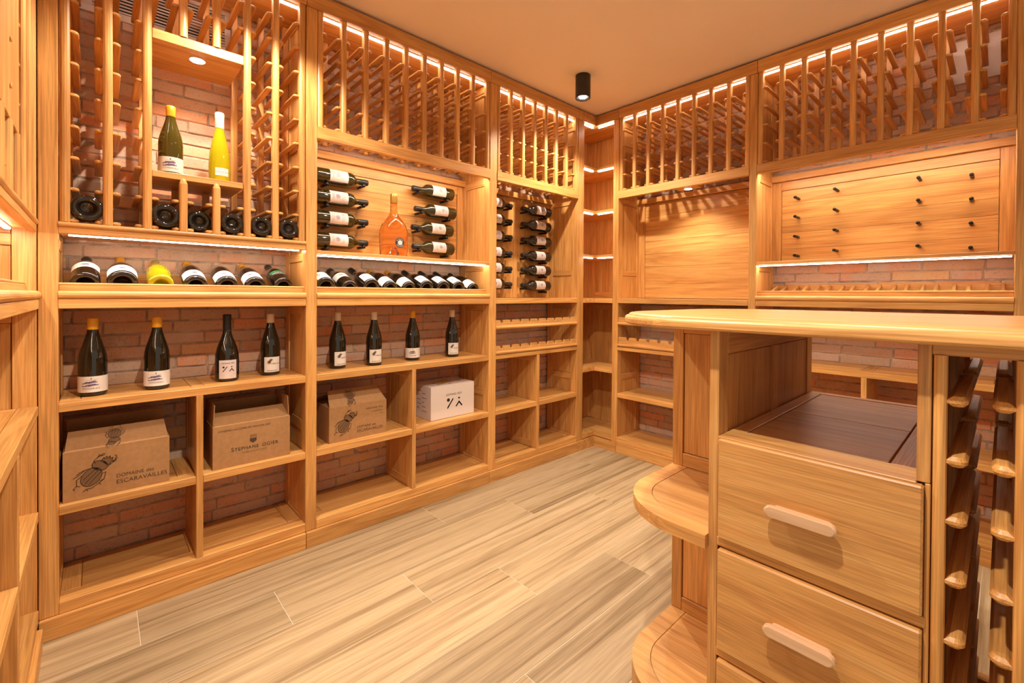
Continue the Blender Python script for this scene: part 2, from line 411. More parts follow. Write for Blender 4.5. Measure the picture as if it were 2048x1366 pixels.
# vent grille and blank plate on the brick
vg = thing('vent_grille', 'white louvred vent grille set high in the brick wall behind the bottle rack', 'vent', (-.2985, .199, 2.15), R(90))
w2 = .249
bx(vg, 'vent_frame', (-w2, w2), (-.006, .004), (0, .028), 0, WHITE); bx(vg, 'vent_frame', (-w2, w2), (-.006, .004), (.167, .195), 0, WHITE)
bx(vg, 'vent_frame', (-w2, -w2 + .035), (-.006, .004), (.028, .167), 2, WHITE); bx(vg, 'vent_frame', (w2 - .035, w2), (-.006, .004), (.028, .167), 2, WHITE)
bx(vg, 'vent_back', (-w2 + .035, w2 - .035), (.003, .005), (.028, .167), 0, SLATGREY)
sl = box_mesh(2 * w2 - .07, .0015, .0105, .0003)
for i in range(11): put('louvre', sl, WHITE, vg, (0, -.001, .035 + i * .0125), (R(-35), 0, 0))
pl = put('wall_plate', box_mesh(.203, .006, .198, .001), WHITE, None, (1.9435, 2.981, 2.199))
tag(pl, 'blank white square plate on the far brick wall, top right', 'wall plate')

# ------------------------------------------------------------------ cabinets
P = 0.285           # depth of the sides
ZL = [1.326 + .1015 * k for k in range(10)]
SLW, SLD, SLT = 0.067, 0.248, 0.011
def slat_mesh(half=1, depth=SLD, SLT=SLT, e=.003, inner=.0125):     # one rail, fixed to the right (+1) or left (-1) of its uprights
    key = ('slat', half, depth, SLT, inner)
    if key in _cache: return _cache[key]
    w0, w1 = (inner, SLW / 2) if half > 0 else (-SLW / 2, -inner)
    r = .013; pts = []
    def arc(cx, cy, a0, a1): 
        for i in range(5):
            a = R(a0 + (a1 - a0) * i / 4); pts.append((cx + r * math.cos(a), cy + r * math.sin(a)))
    if half > 0: arc(w1 - r, r, -90, 0)
    else: pts.append((w1, 0))
    pts.append((w1, depth)); pts.append((w0, depth))
    if half < 0: arc(w0 + r, r, 180, 270)
    else: pts.append((w0, 0))
    cx = sum(p[0] for p in pts) / len(pts)
    n = len(pts)
    def ins(d): return [((x - cx) * (1 - d / ((w1 - w0) / 2)) + cx, y + (d if y < depth / 2 else -d)) for x, y in pts]
    rings = [(ins(e), 0), (pts, e), (pts, SLT - e), (ins(e), SLT)]
    V = [(x, y, z) for q, z in rings for x, y in q]
    F = [list(range(n))[::-1], [3 * n + i for i in range(n)]]
    for j in range(3):
        F += [[j * n + i, j * n + (i + 1) % n, (j + 1) * n + (i + 1) % n, (j + 1) * n + i] for i in range(n)]
    me = mk('slat', V, F); _cache[key] = me; return me
def upright_mesh(h, tip=False, w=.0255, d=.026):
    key = ('up', round(h, 4), tip, w)
    if key in _cache: return _cache[key]
    prof = [(w / 2, d), (-w / 2, d), (-w / 2, .008)]
    for i in range(1, 6):
        a = R(180 + 180 * i / 6); prof.append((w / 2 * math.cos(a), .008 + .008 * math.sin(a)))
    prof.append((w / 2, .008)); n = len(prof)
    lv = [(0, 1), (h, 1)] if not tip else [(0, 1), (h - .02, 1), (h - .008, .72), (h, .35)]
    V = [(x * s, d - (d - y) * (1 if s == 1 else .5 + s / 2), z) for z, s in lv for x, y in prof]
    F = [list(range(n))[::-1], [(len(lv) - 1) * n + i for i in range(n)]]
    for j in range(len(lv) - 1): F += [[j * n + i, j * n + (i + 1) % n, (j + 1) * n + (i + 1) % n, (j + 1) * n + i] for i in range(n)]
    me = mk('upright', V, F); _cache[key] = me; return me
def slat(c, u, z, half=0):
    for h in ((-1, 1) if half == 0 else (half,)): put('slat', slat_mesh(h), WD[1], c, (u, .010, z))
def upright(c, u, z0, z1, tip=False, back=True):
    put('upright', upright_mesh(z1 - z0, tip), WD[2], c, (u, .0, z0))
    if back: bx(c, 'back_upright', (u - .012, u + .012), (.236, .26), (z0, z1), 2)
def side(c, u, inner, z0, z1, rails):        # frame-and-panel side; inner=+1: visible face towards +u
    a, b = (u - .018, u) if inner > 0 else (u, u + .018)
    pa, pb = (u - .015, u - .004) if inner > 0 else (u + .004, u + .015)
    bx(c, 'side_stile', (a, b), (.003, .055), (z0, z1), 2); bx(c, 'side_stile', (a, b), (.235, P), (z0, z1), 2)
    rr = sorted(rails)
    for r0, r1 in rr: bx(c, 'side_rail', (a, b), (.056, .234), (r0, r1), 1)
    for (q0, q1), (s0, s1) in zip(rr[:-1], rr[1:]): bx(c, 'side_panel', (pa, pb), (.057, .233), (q1 + .001, s0 - .001), 2)
SIDE_RAILS = [(.075, .115), (.50, .545), (1.005, 1.05), (1.24, 1.275), (1.74, 1.785), (2.29, 2.33)]
def shelf(c, u0, u1, zt, th=.029, dep=.284, cross=(), front=.045, name='shelf', v0=0.0):
    s = bx(c, name, (u0, u1), (v0, v0 + front), (zt - th, zt), 0)
    g = .0013; xs = [u0 + .05] + [q for m_ in cross for q in (m_ - .02, m_ + .02)] + [u1 - .05]
    bx(s, 'shelf_crosspiece', (u0, u0 + .05), (v0 + front + g, dep), (zt - th, zt - .0004), 1)
    for i in range(0, len(xs), 2):
        bx(s, 'shelf_panel', (xs[i] + g, xs[i + 1] - g), (v0 + front + g, dep), (zt - th, zt - .0008), 0)
        if i + 2 < len(xs): bx(s, 'shelf_crosspiece', (xs[i + 1], xs[i + 2]), (v0 + front + g, dep), (zt - th, zt - .0004), 1)
    bx(s, 'shelf_crosspiece', (u1 - .05, u1), (v0 + front + g, dep), (zt - th, zt - .0004), 1)
    return s
def strip(c, u0, u1, v, z, w=.011, mat=None):
    h = bx(c, 'led_channel', (u0, u1), (v - w / 2 - .002, v + w / 2 + .002), (z, z + .004), 0, WHITE)
    bx(h, 'led_strip', (u0 + .002, u1 - .002), (v - w / 2, v + w / 2), (z - .0035, z), 0, mat or STRIP, .0008)
def disc(c, u, v, z, r=.024):
    put('spotlight_rim', lathe([(r, z - .003), (r + .004, z - .003), (r + .004, z + .001), (r, z + .001)], 28), CAPV, c, (u, v, 0))
    put('spotlight_disc', lathe([(r, z - .0042), (r, z - .0031)], 28), DISC, c, (u, v, 0))
def plinth(c, u0, u1, seam=.0008):
    bx(c, 'plinth', (u0 + seam, u1 - seam), (-.012, .012), (0.0, .068), 0)
def crown(c, u0, u1):
    bx(c, 'crown_rail', (u0 + .0006, u1 - .0006), (-.006, .022), (2.332, 2.398), 0)
def post(c, u0, u1, z0=.069):
    bx(c, 'post', (u0, u1), (0, .03), (z0, 2.3315), 2, None, .002)
def nosing(c, u0, u1, v, z0, z1, out=.012, name='nosing'):
    r = (z1 - z0) / 2; prof = [(v + .02, z0), (v + .02, z1)] + [(v - out * math.sin(R(a)) , z0 + r + r * math.cos(R(a))) for a in range(0, 181, 22)]
    put(name, extrude_prof(prof[::-1], u0, u1), WD[0], c)
def base(c, u0, u1, div=None, mid=True):
    bx(c, 'base_rail', (u0, u1), (0, .04), (.069, .106), 0)
    shelf(c, u0, u1, .104, .022, cross=(div,) if div else (), front=.03, name='base_shelf', v0=.041)
    if div:
        bx(c, 'divider_stile', (div - .011, div + .011), (0, .045), (.106, .7155), 2)
        bx(c, 'divider', (div - .009, div + .009), (.0455, .28), (.106, .7155), 2)
        bx(c, 'divider_rail', (div - .0105, div + .0105), (.046, .236), (.1062, .15), 1); bx(c, 'divider_rail', (div - .0105, div + .0105), (.046, .236), (.67, .7153), 1)
        bx(c, 'divider_rail', (div - .0105, div + .0105), (.236, .281), (.1062, .7153), 2)
        shelf(c, u0, div - .0115, .414); shelf(c, div + .0115, u1, .414)
    elif mid: shelf(c, u0, u1, .414)
def ledge(c, u0, u1, n, empty=False):
    bx(c, 'apron', (u0, u1), (-.002, .02), (1.046, 1.0765), 0)
    nosing(c, u0, u1, .004, 1.077, 1.103)
    bx(c, 'ledge_board', (u0, u1), (.0205, .284), (1.05, 1.075), 0)
    bx(c, 'ledge_lip', (u0, u1), (.026, .040), (1.0755, 1.122), 0); nosing(c, u0, u1, .030, 1.1222, 1.130, .004, 'lip_bead')
    w = (u1 - u0)
    bx(c, 'back_rest', (u0, u1), (.266, .283), (1.10, 1.168), 0)
    # sloping bottle rests in pairs
    st = box_mesh(.015, .225, .022, .003)
    for i in range(n):
        uc = u0 + w * (i + .5) / n
        for d in (-.0235, .0235): put('bottle_rest', st, WD[1], c, (uc + d, .153, 1.115), (R(20.5), 0, 0))
def rail_rack(c, u0, u1, n, first=True, last=True, z0=1.775, z1=1.828):
    bx(c, 'rack_rail', (u0, u1), (-.004, .022), (z0, z1), 0)
    bx(c, 'back_rail', (u0, u1), (.236, .262), (1.765, 1.800), 0)
    a, b = u0 + .014, u1 - .014
    for i in range(n + 1):
        u = a + (b - a) * i / n
        upright(c, u, z1, 2.331)
        for k in range(5, 10): slat(c, u, ZL[k], 1 if i == 0 else (-1 if i == n else 0))
def top(c, u0, u1):
    bx(c, 'top_board', (u0 - .02, u1 + .02), (.0225, .286), (2.332, 2.350), 0)
    strip(c, u0 + .004, u1 - .004, .038, 2.328, .016, STRIP_TOP)
def back_boards_h(c, u0, u1, z0, z1, cuts, v=.268):
    zs = [z0] + [z0 + (z1 - z0) * q for q in cuts] + [z1]
    for a, b in zip(zs[:-1], zs[1:]): bx(c, 'back_board', (u0, u1), (v, v + .014), (a + .0004, b - .0004), 0, None, .0006)
def back_boards_v(c, u0, u1, z0, z1, n, v=.268):
    us = [u0 + (u1 - u0) * (i / n + (random.uniform(-.2, .2) / n if 0 < i < n else 0)) for i in range(n + 1)]
    for a, b in zip(us[:-1], us[1:]): bx(c, 'back_board', (a + .0004, b - .0004), (v, v + .014), (z0, z1), 2, None, .0006)
def display(c, u0, u1):
    # thin lit shelf, framed display panel above it
    shelf(c, u0, u1, 1.289, .016, .284, front=.03)
    strip(c, u0 + .006, u1 - .006, .030, 1.269)
    bx(c, 'panel_stile', (u0, u0 + .045), (.260, .284), (1.29, 1.764), 2); bx(c, 'panel_stile', (u1 - .045, u1), (.260, .284), (1.29, 1.764), 2)
    bx(c, 'panel_rail', (u0 + .0455, u1 - .0455), (.260, .284), (1.715, 1.764), 0)
    back_boards_h(c, u0 + .047, u1 - .047, 1.291, 1.7135, (.2, .42, .60, .83), .266)
    strip(c, u0 + .02, u1 - .02, .033, 1.7875, .014, STRIP_PANEL)
def scallop(c, u0, u1, ztop, znose, lower):
    pitch = .0795; n = int((u1 - u0) / pitch); s = (u1 - u0 - n * pitch) / 2
    pts = [(u0 + .001, ztop - .05), (u1 - .001, ztop - .05), (u1 - .001, ztop)]
    for i in range(n - 1, -1, -1):
        uc = u0 + s + (i + .5) * pitch
        pts.append((uc + .0165, ztop)); pts.append((uc + .0140, ztop - .005))
        for a in range(0, 181, 30): pts.append((uc + .0115 * math.cos(R(a)), ztop - .009 - .0125 * math.sin(R(a))))
        pts.append((uc - .0140, ztop - .005)); pts.append((uc - .0165, ztop))
    pts.append((u0 + .001, ztop))
    m_ = len(pts); V = [(x, .010, z) for x, z in pts] + [(x, .026, z) for x, z in pts]
    F = [list(range(m_)), list(range(m_, 2 * m_))[::-1]] + [[i, m_ + i, m_ + (i + 1) % m_, (i + 1) % m_] for i in range(m_)]
    put('scalloped_rail', mk('scallop', V, F), PALE[0], c)
    nosing(c, u0, u1, .006, znose, znose + .02, .010, 'scallop_nosing')
    if lower: shelf(c, u0, u1, .739, .023)
    else: bx(c, 'scallop_support', (u0, u1), (.0262, .05), (znose + .001, znose + .012), 0)

ROT_A, ROT_C = R(90), R(180)
# --- unit against the left wall, nearest: tall rack with niche
A1 = thing('wine_cabinet', 'oak wine cabinet with tall bottle rack and a lit niche holding two bottles', 'cabinet', (0, 0, 0), ROT_A, 'fitted oak wine cabinets')
a, b = -.092, .661
post(A1, -.137, a); plinth(A1, -.137, b); crown(A1, -.137, b); top(A1, a, b)
side(A1, a, 1, .075, 2.331, SIDE_RAILS); side(A1, b, -1, .075, 2.331, SIDE_RAILS)
base(A1, a, b, .282); shelf(A1, a, b, .744, cross=(.282,)); ledge(A1, a, b, 7)
bx(A1, 'rack_rail', (a, b), (.002, .026), (1.286, 1.307), 0); nosing(A1, a, b, .004, 1.3072, 1.3245, .007, 'rail_bead')
bx(A1, 'rack_board', (a, b), (.0265, .284), (1.292, 1.307), 0); strip(A1, a + .02, b - .01, .060, 1.2885, .013)
us = [-.077 + (.646 + .077) * i / 7 for i in range(8)]
for i, u in enumerate(us):
    if i in (3, 4):
        upright(A1, u, 1.3245, 1.518, True); upright(A1, u, 2.034, 2.331)
        for k in (0, 1, 8, 9): slat(A1, u, ZL[k])
    else:
        upright(A1, u, 1.3245, 2.331)
        for k in range(10):
            h = 1 if i == 0 else (-1 if i == 7 else 0)
            if i == 2 and 2 <= k <= 7: h = -1
            if i == 5 and 2 <= k <= 7: h = 1
            slat(A1, u, ZL[k], h)
n0, n1 = us[2] + .0135, us[5] - .0135
bx(A1, 'niche_shelf', (n0, n1), (.012, .276), (1.512, 1.5345), 0)
bx(A1, 'niche_fascia', (n0, n1), (.006, .024), (1.998, 2.033), 0); bx(A1, 'niche_top', (n0, n1), (.0245, .276), (2.0, 2.014), 0)
disc(A1, .286, .09, 2.0)
# --- second unit: peg display
A2 = thing('wine_cabinet', 'oak wine cabinet with the big rosé bottle and eight bottles lying on pegs', 'cabinet', (0, 0, 0), ROT_A, 'fitted oak wine cabinets')
a, b = .707, 1.683
post(A2, .6615, a); plinth(A2, .6615, b); crown(A2, .6615, b); top(A2, a, b)
side(A2, a, 1, .075, 2.331, SIDE_RAILS); side(A2, b, -1, .075, 2.331, SIDE_RAILS)
base(A2, a, b, 1.191); shelf(A2, a, b, .744, cross=(1.191,)); ledge(A2, a, b, 9)
display(A2, a, b); rail_rack(A2, a, b, 9)
# --- third unit
A3 = thing('wine_cabinet', 'oak wine cabinet beside the corner with twelve dark bottles on pegs and scalloped rails', 'cabinet', (0, 0, 0), ROT_A, 'fitted oak wine cabinets')
a, b = 1.737, 2.485
post(A3, 1.6835, a); plinth(A3, 1.6835, b); crown(A3, 1.6835, b); top(A3, a, b)
side(A3, a, 1, .075, 2.331, SIDE_RAILS); side(A3, b, -1, .075, 2.331, SIDE_RAILS)
base(A3, a, b, 2.098); shelf(A3, a, b, 1.079, .033)
scallop(A3, a, b, .947, .893, False); scallop(A3, a, b, .793, .741, True)
back_boards_v(A3, a + .002, b - .002, 1.08, 1.764, 8); rail_rack(A3, a, b, 7)
# --- far wall units (front at y = 2.686)
YF = 2.6855
B1 = thing('wine_cabinet', 'oak wine cabinet on the far wall with an empty spotlit wooden back panel', 'cabinet', (0, YF, 0), 0, 'fitted oak wine cabinets')
a, b = .198, 1.057
post(B1, b, 1.0955); plinth(B1, a, 1.0955); crown(B1, a, 1.0955); top(B1, a, b)
side(B1, a, 1, .075, 2.331, SIDE_RAILS); side(B1, b, -1, .075, 2.331, SIDE_RAILS)
base(B1, a, b, .628); shelf(B1, a, b, 1.079, .033)
scallop(B1, a, b, .947, .893, False); scallop(B1, a, b, .808, .741, True)
back_boards_h(B1, a + .05, b - .002, 1.081, 1.764, (.15, .33, .47, .60, .72, .86)); bx(B1, 'panel_stile', (a, a + .049), (.262, .284), (1.081, 1.764), 2)
rail_rack(B1, a, b, 8); disc(B1, .673, .060, 1.776, .022)
bx(B1, 'spotlight_mount', (.60, .745), (.0225, .10), (1.7765, 1.795), 0)
B2 = thing('wine_cabinet', 'oak wine cabinet on the far wall with sixteen empty pegs, behind the island', 'cabinet', (0, YF, 0), 0, 'fitted oak wine cabinets')
a, b = 1.0965, 2.055
post(B2, b, 2.10); plinth(B2, 1.0965, 2.10); crown(B2, 1.0965, 2.10); top(B2, a, b)
side(B2, a, 1, .075, 2.331, SIDE_RAILS); side(B2, b, -1, .075, 2.331, SIDE_RAILS)
base(B2, a, b, 1.581); shelf(B2, a, b, .744, cross=(1.581,)); ledge(B2, a, b, 9)
display(B2, a, b); rail_rack(B2, a, b, 9)
# --- corner unit, built in world axes
CO = thing('corner_cabinet', 'narrow L-shaped oak corner cabinet with lit shelves between the two cabinet runs', 'cabinet', (0, 0, 0), 0, 'fitted oak wine cabinets')
ya, xb = 2.5505, .1525
bx(CO, 'post', (-.03, 0), (2.4855, ya), (.069, 2.3315), 2, None, .002); bx(CO, 'post', (xb, .1975), (YF, YF + .03), (.069, 2.3315), 2, None, .002)
LP = [(0, ya), (0, YF), (xb, YF), (xb, 2.97), (-.285, 2.97), (-.285, ya)]
LF = [(0, ya), (0, YF), (xb, YF), (xb, YF + .04), (-.04, YF + .04), (-.04, ya)]
LB = [(-.0415, ya), (-.0415, YF + .0415), (xb, YF + .0415), (xb, 2.97), (-.285, 2.97), (-.285, ya)]
for zt, th in ((2.013 + .014, .018), (1.70 + .014, .018), (1.378 + .014, .018), (1.079, .033), (.578, .03), (.104, .03)):
    s = put('corner_shelf', prism(LF, zt - th, zt), WD[0], CO); put('shelf_panel', prism(LB, zt - th, zt - .0006), WD[0], s)
put('top_board', prism(LB, 2.332, 2.350), WD[0], CO)
for o_ in (prism([(.006, 2.4862), (.006, YF - .006), (.197, YF - .006), (.197, YF + .022), (-.022, YF + .022), (-.022, 2.4862)], 2.332, 2.398),): put('crown_rail', o_, WD[0], CO)
put('plinth', prism([(.012, 2.486), (.012, YF - .012), (.1975, YF - .012), (.1975, YF + .012), (-.012, YF + .012), (-.012, 2.486)], 0, .068), WD[0], CO)
bx(CO, 'back_panel', (-.30, -.286), (ya, 2.97), (.08, 2.331), 2); bx(CO, 'back_panel', (-.285, xb), (2.971, 2.983), (.08, 2.331), 2)
bx(CO, 'back_stile', (-.2855, -.279), (2.90, 2.9695), (.11, 2.33), 2); bx(CO, 'back_stile', (-.2855, -.215), (2.964, 2.9705), (.11, 2.33), 2)
bx(CO, 'back_rail', (-.214, xb), (2.965, 2.9705), (1.08, 1.125), 0); bx(CO, 'back_rail', (-.214, xb), (2.965, 2.9705), (.99, 1.04), 0)
bx(CO, 'side_panel', (-.284, -.031), (ya - .014, ya - .002), (.08, 2.331), 2); bx(CO, 'side_panel', (xb + .002, xb + .014), (YF + .031, 2.97), (.08, 2.331), 2)
for z in (2.329, 2.013 - .004, 1.70 - .004, 1.378 - .004):
    for (u, v) in (((-.032, -.019), (ya + .006, YF - .004)), ((.004, xb - .006), (YF + .019, YF + .032))):
        h = bx(CO, 'led_channel', (u[0] - .001, u[1] + .001), (v[0] - .001, v[1] + .001), (z - .002, z + .0035), 0, WHITE)
        bx(h, 'led_strip', u, v, (z - .0055, z - .002), 0, STRIP, .0008)
# --- near wall unit (front at y = -.135), u = -x
YC = -.1365
C1 = thing('wine_cabinet', 'oak wine cabinet at the left edge of the picture, seen almost edge on', 'cabinet', (0, YC, 0), ROT_C, 'fitted oak wine cabinets')
a, b = -1.02, -.004
post(C1, -1.066, a); plinth(C1, -1.066, b - .045); crown(C1, -1.066, b); top(C1, a, b)
side(C1, a, 1, .075, 2.331, SIDE_RAILS); side(C1, b, -1, .075, 2.331, SIDE_RAILS)
base(C1, a, b, -.475); shelf(C1, a, b, .744, cross=(-.475,)); ledge(C1, a, b, 9)
bx(C1, 'rack_rail', (a, b), (.002, .026), (1.286, 1.307), 0); nosing(C1, a, b, .004, 1.3072, 1.3245, .007, 'rail_bead')
bx(C1, 'rack_board', (a, b), (.0265, .284), (1.292, 1.307), 0); strip(C1, a + .02, b - .03, .060, 1.2885, .013)
for i in range(8):
    u = -.05 - .125 * i
    if i < 3: upright(C1, u, 1.3245, 2.331)
    else: upright(C1, u, 1.3245, 1.478)
    for k in (range(10) if i < 3 else range(1)): slat(C1, u, ZL[k] + .045, 0 if i else -1)
cp = bx(C1, 'cover_panel', (a, -.405), (.004, .022), (1.479, 2.331), 2)
for k in range(8): put('dowel_plug', lathe([(.006, 0), (.006, .002)], 14), PALE[0], cp, (-.56, .003, 1.55 + .1015 * k), (R(90), 0, 0))
bx(C1, 'back_panel', (a, b), (.288, .300), (.11, 2.33), 2)

# ------------------------------------------------------------------ pegs
PEG = lathe([(.0072, 0), (.0072, .040), (.0060, .042), (.0060, .047), (.0078, .049), (.0078, .074), (.0070, .0755)], 20, None, 'peg')
def peg(c, u, z, v=.266):
    put('bottle_peg', PEG, PEGM, c, (u, v, z), (R(90), 0, 0))
for ux, zs in ((1.230, (1.656, 1.549, 1.438, 1.331)), (1.414, (1.672, 1.564, 1.456, 1.348)), (1.746, (1.670, 1.563, 1.455, 1.346)), (1.924, (1.650, 1.543, 1.434, 1.324))):
    for z in zs: peg(B2, ux, z)

# ------------------------------------------------------------------ bottles
def bottle_mesh(kind, knurl=False):
    key = ('bt', kind, knurl)
    if key in _cache: return _cache[key]
    foot = [(.0005, .020), (.010, .018), (.018, .010), (.023, .002), (.026, 0), (.030, 0)]
    if kind == 'burgundy': prof = foot + [(.034, .0015), (.0375, .004), (.0385, .009), (.0387, .06), (.0387, .12), (.037, .138), (.0325, .158), (.0262, .178), (.0205, .198), (.0165, .214), (.0145, .228), (.0138, .245), (.0145, .252), (.0145, .262), (.013, .264), (.0005, .264)]
    elif kind == 'lestang': prof = [(r_ * 1.12, z_) for r_, z_ in foot] + [(.038, .0015), (.0415, .004), (.0425, .010), (.0428, .08), (.041, .108), (.036, .132), (.029, .154), (.0215, .173), (.0165, .190), (.0142, .206), (.0136, .24), (.0145, .244), (.0145, .264), (.013, .267), (.0005, .267)]
    elif kind == 'bordeaux': prof = foot + [(.033, .0015), (.0352, .004), (.036, .010), (.0366, .08), (.0366, .168), (.0345, .180), (.029, .189), (.021, .197), (.0158, .205), (.0142, .216), (.0136, .244), (.0150, .246), (.0150, .262), (.0138, .2655), (.0005, .2655)]
    elif kind == 'yellow': prof = foot + [(.033, .0015), (.0365, .004), (.0375, .010), (.0380, .05), (.0375, .085), (.0345, .120), (.0285, .155), (.0225, .183), (.0175, .205), (.0150, .222), (.0140, .26), (.0150, .262), (.0150, .281), (.0005, .282)]
    elif kind == 'rose': prof = [(.0005, .055), (.010, .052), (.016, .040), (.030, .006), (.040, 0), (.060, 0), (.068, .003), (.070, .010), (.0720, .05), (.0735, .10), (.0735, .125), (.071, .145), (.063, .168), (.050, .189), (.036, .207), (.025, .222), (.0205, .234), (.0185, .25), (.0175, .285), (.0175, .33), (.0165, .332), (.0005, .332)]
    me = lathe(prof, 96 if knurl else 36, (0, .012, .028) if knurl else None, 'bottle_glass'); _cache[key] = me; return me
def sleeve(r0, r1, z0, z1, lip=.0): return lathe([(r0 + .0005, z0), (r0 + .0008, z0 + .001), (r1 + .0008, z1 - .022 if z1 - z0 > .03 else z1 - .004), (r1 + .0012 + lip, z1 - .020 if z1 - z0 > .03 else z1 - .003), (r1 + .0012 + lip, z1 - .002), (r1 - .0005, z1 + .001), (.0005, z1 + .0012)], 28, None, 'capsule')
CAPS = {'burgundy': (.0145, .0140, .226, .2645), 'lestang': (.0144, .0140, .204, .2675), 'bordeaux': (.0142, .0145, .222, .266), 'yellow': (.0153, .0148, .220, .2825), 'rose': (.0178, .0178, .285, .333)}
RAD = {'burgundy': .0387, 'lestang': .0428, 'bordeaux': .0366, 'yellow': .0380, 'rose': .0735}
def label_patch(r, a0, a1, z0, z1, n=20):
    V, F = [], []
    for i in range(n + 1):
        a = a0 + (a1 - a0) * i / n
        for z in (z0, z1): V.append((r * math.cos(a), r * math.sin(a), z))
    F = [(2 * i, 2 * i + 2, 2 * i + 3, 2 * i + 1) for i in range(n)]
    return mk('label', V, F, True)
def smear():
    rnd = random.Random(3); ls = []
    for i in range(9):
        y = rnd.uniform(-.007, .005); x0 = rnd.uniform(-.022, -.004); ls.append([(x0, y - .001), (x0 + rnd.uniform(.006, .012), y + rnd.uniform(-.002, .002)), (x0 + rnd.uniform(.014, .024), y + .002)])
    return stroke2d(ls, .0022, .0016)
SM = smear()
SYM = join2d(poly2d(ell(-.0135, .007, .0034, .0034)), stroke2d([[(-.015, -.008), (-.003, .008)], ], .0026, .0016), stroke2d([[(.005, -.007), (.0115, .001), (.018, -.007)]], .0026, .0016), poly2d([(.0085, .0095), (.0145, .0095), (.0115, .005)]))
def make_bottle(name, label, kind, glass_m, cap_m, lab, mat, group=None, knurl=False, cat='bottle'):
    b = thing(name, label, cat, mat=mat, group=group)
    put('glass', bottle_mesh(kind, knurl), glass_m, b)
    if cap_m: put('capsule', sleeve(*CAPS[kind]), cap_m, b)
    r = RAD[kind] + .0005
    if lab == 'condrieu':
        l = put('label', label_patch(r, -1.55, 1.55, .014, .068), PAPER, b)
        prints(l, xf(SM, 0, .044, 1.15), INKP, lambda p: wrap(p, r + .0008)); prints(l, join2d(xf(text2d('CONDRIEU', .0078, spacing=1.25), 0, .0245), xf(text2d('STEPHANE OGIER', .0030, spacing=1.3), 0, .0545), poly2d(ell(0, .0605, .0019, .0019, 0, 12))), INKB, lambda p: wrap(p, r + .0008))
    elif lab == 'cote':
        l = put('label', label_patch(r, -1.5, 1.5, .014, .066), PAPER, b)
        prints(l, join2d(xf(SM, 0, .044, .9), xf(text2d('VIOGNIER', .007, spacing=1.2), 0, .024), poly2d(ell(0, .0585, .0016, .0016, 0, 12))), INKB, lambda p: wrap(p, r + .0008))
    elif lab == 'lestang':
        l = put('label', label_patch(r, -.75, .75, .012, .086), PAPERP, b)
        prints(l, join2d(xf(text2d('LESTANG 1873', .0072), 0, .0715), xf(SYM, 0, .050, 1.15), xf(text2d('ventoux', .003), .012, .020)), INK, lambda p: wrap(p, r + .0008))
    elif lab == 'beetle':
        l = put('label', label_patch(r, -.86, .86, .014, .079), PAPER, b)
        prints(l, xf(BF, -.011, .060, .017), INKH, lambda p: wrap(p, r + .0007)); 
        prints(l, join2d(xf(BL, -.011, .060, .017), xf(text2d("L'Epervine", .0085, shear=.35), .012, .048), xf(text2d('ESCARAVAILLES', .0062), 0, .0185)), INK, lambda p: wrap(p, r + .0010))
    elif lab == 'chateau':
        l = put('label', label_patch(r, -.95, .95, .062, .152), PAPERP, b)
        crest = join2d(stroke2d([ell(0, .0, .011, .010) + [(.011, 0)], ell(0, .0, .006, .0055) + [(.006, 0)], [(-.011, .004), (.011, -.004)], [(-.009, -.006), (.009, .008)], [(0, -.01), (0, .012)]], .0011, .0016))
        t = join2d(xf(crest, 0, .100), *[xf(stroke2d([[(-w_, 0), (w_, 0)]], .0009, .002), 0, z_) for w_, z_ in ((.020, .128), (.014, .134), (.022, .122), (.017, .080), (.022, .074))])
        prints(l, t, INKP, lambda p: wrap(p, r + .0008))
    elif lab == 'white':
        l = put('label', label_patch(r, -1.25, 1.25, .016, .078), PAPERW, b)
        prints(l, join2d(xf(SM, 0, .046, .8), xf(text2d('CONDRIEU', .006, spacing=1.2), 0, .026)), INKP, lambda p: wrap(p, r + .0008))
    elif lab == 'sym':
        l = put('label', label_patch(r, -.72, .72, .014, .085), PAPERW, b)
        prints(l, xf(SYM, 0, .048, 1.2), INK, lambda p: wrap(p, r + .0008))
    elif lab == 'high':
        l = put('label', label_patch(r, -1.2, 1.2, .070, .122), PAPERW, b)
        prints(l, xf(SM, 0, .095, .8), INKP, lambda p: wrap(p, r + .0008))
    elif lab == 'green':
        l = put('label', label_patch(r, -1.2, 1.2, .055, .105), CAPB, b)
        put('label_band', label_patch(r + .0003, -1.0, 1.0, .088, .104), INKG, l)
        prints(l, join2d(xf(text2d('VACQUEYRAS', .0105), 0, .0735), xf(text2d('VIN DE PROVENCE', .005), 0, .062)), INKW, lambda p: wrap(p, r + .0006))
    elif lab == 'yellow':
        l = put('label', label_patch(r, -.62, .62, .028, .058), PAPERW, b)
        prints(l, join2d(xf(text2d('GRANDE RESERVE', .0035), 0, .0515), xf(text2d('Crème de citron', .0068, shear=.2), 0, .0405), xf(stroke2d([[(-.012, 0), (.012, 0)]], .0007, .002), 0, .035)), INK, lambda p: wrap(p, r + .0008))
    elif lab == 'dots':
        put('label', label_patch(r, -1.2, 1.2, .03, .08), GL_YEL, b)
    elif lab == 'rose':
        l = put('emblem', wrap(disc2d(0, 0, .0255), r + .0004), INK, b, (0, 0, .0735))
        put('emblem_centre', wrap(disc2d(0, 0, .0125), r + .0008), PAPERP, l, (0, 0, .0735))
        tt = []
        for s_, a0, d_, f_ in (('MIRAVAL', 148, -19.5, 0), ('PROVENCE', 212, 16.5, 180)):
            for i, ch in enumerate(s_):
                an = a0 + d_ * i; q = R(an); tt.append(xf(text2d(ch, .0078), .0190 * math.cos(q), .0190 * math.sin(q), 1, R(an - 90 + f_)))
                v_, f2 = tt[-1]; k_ = R(an - 90 + f_); tt[-1] = ([(x_ + .0028 * math.sin(k_), y_ - .0028 * math.cos(k_)) for x_, y_ in v_], f2)
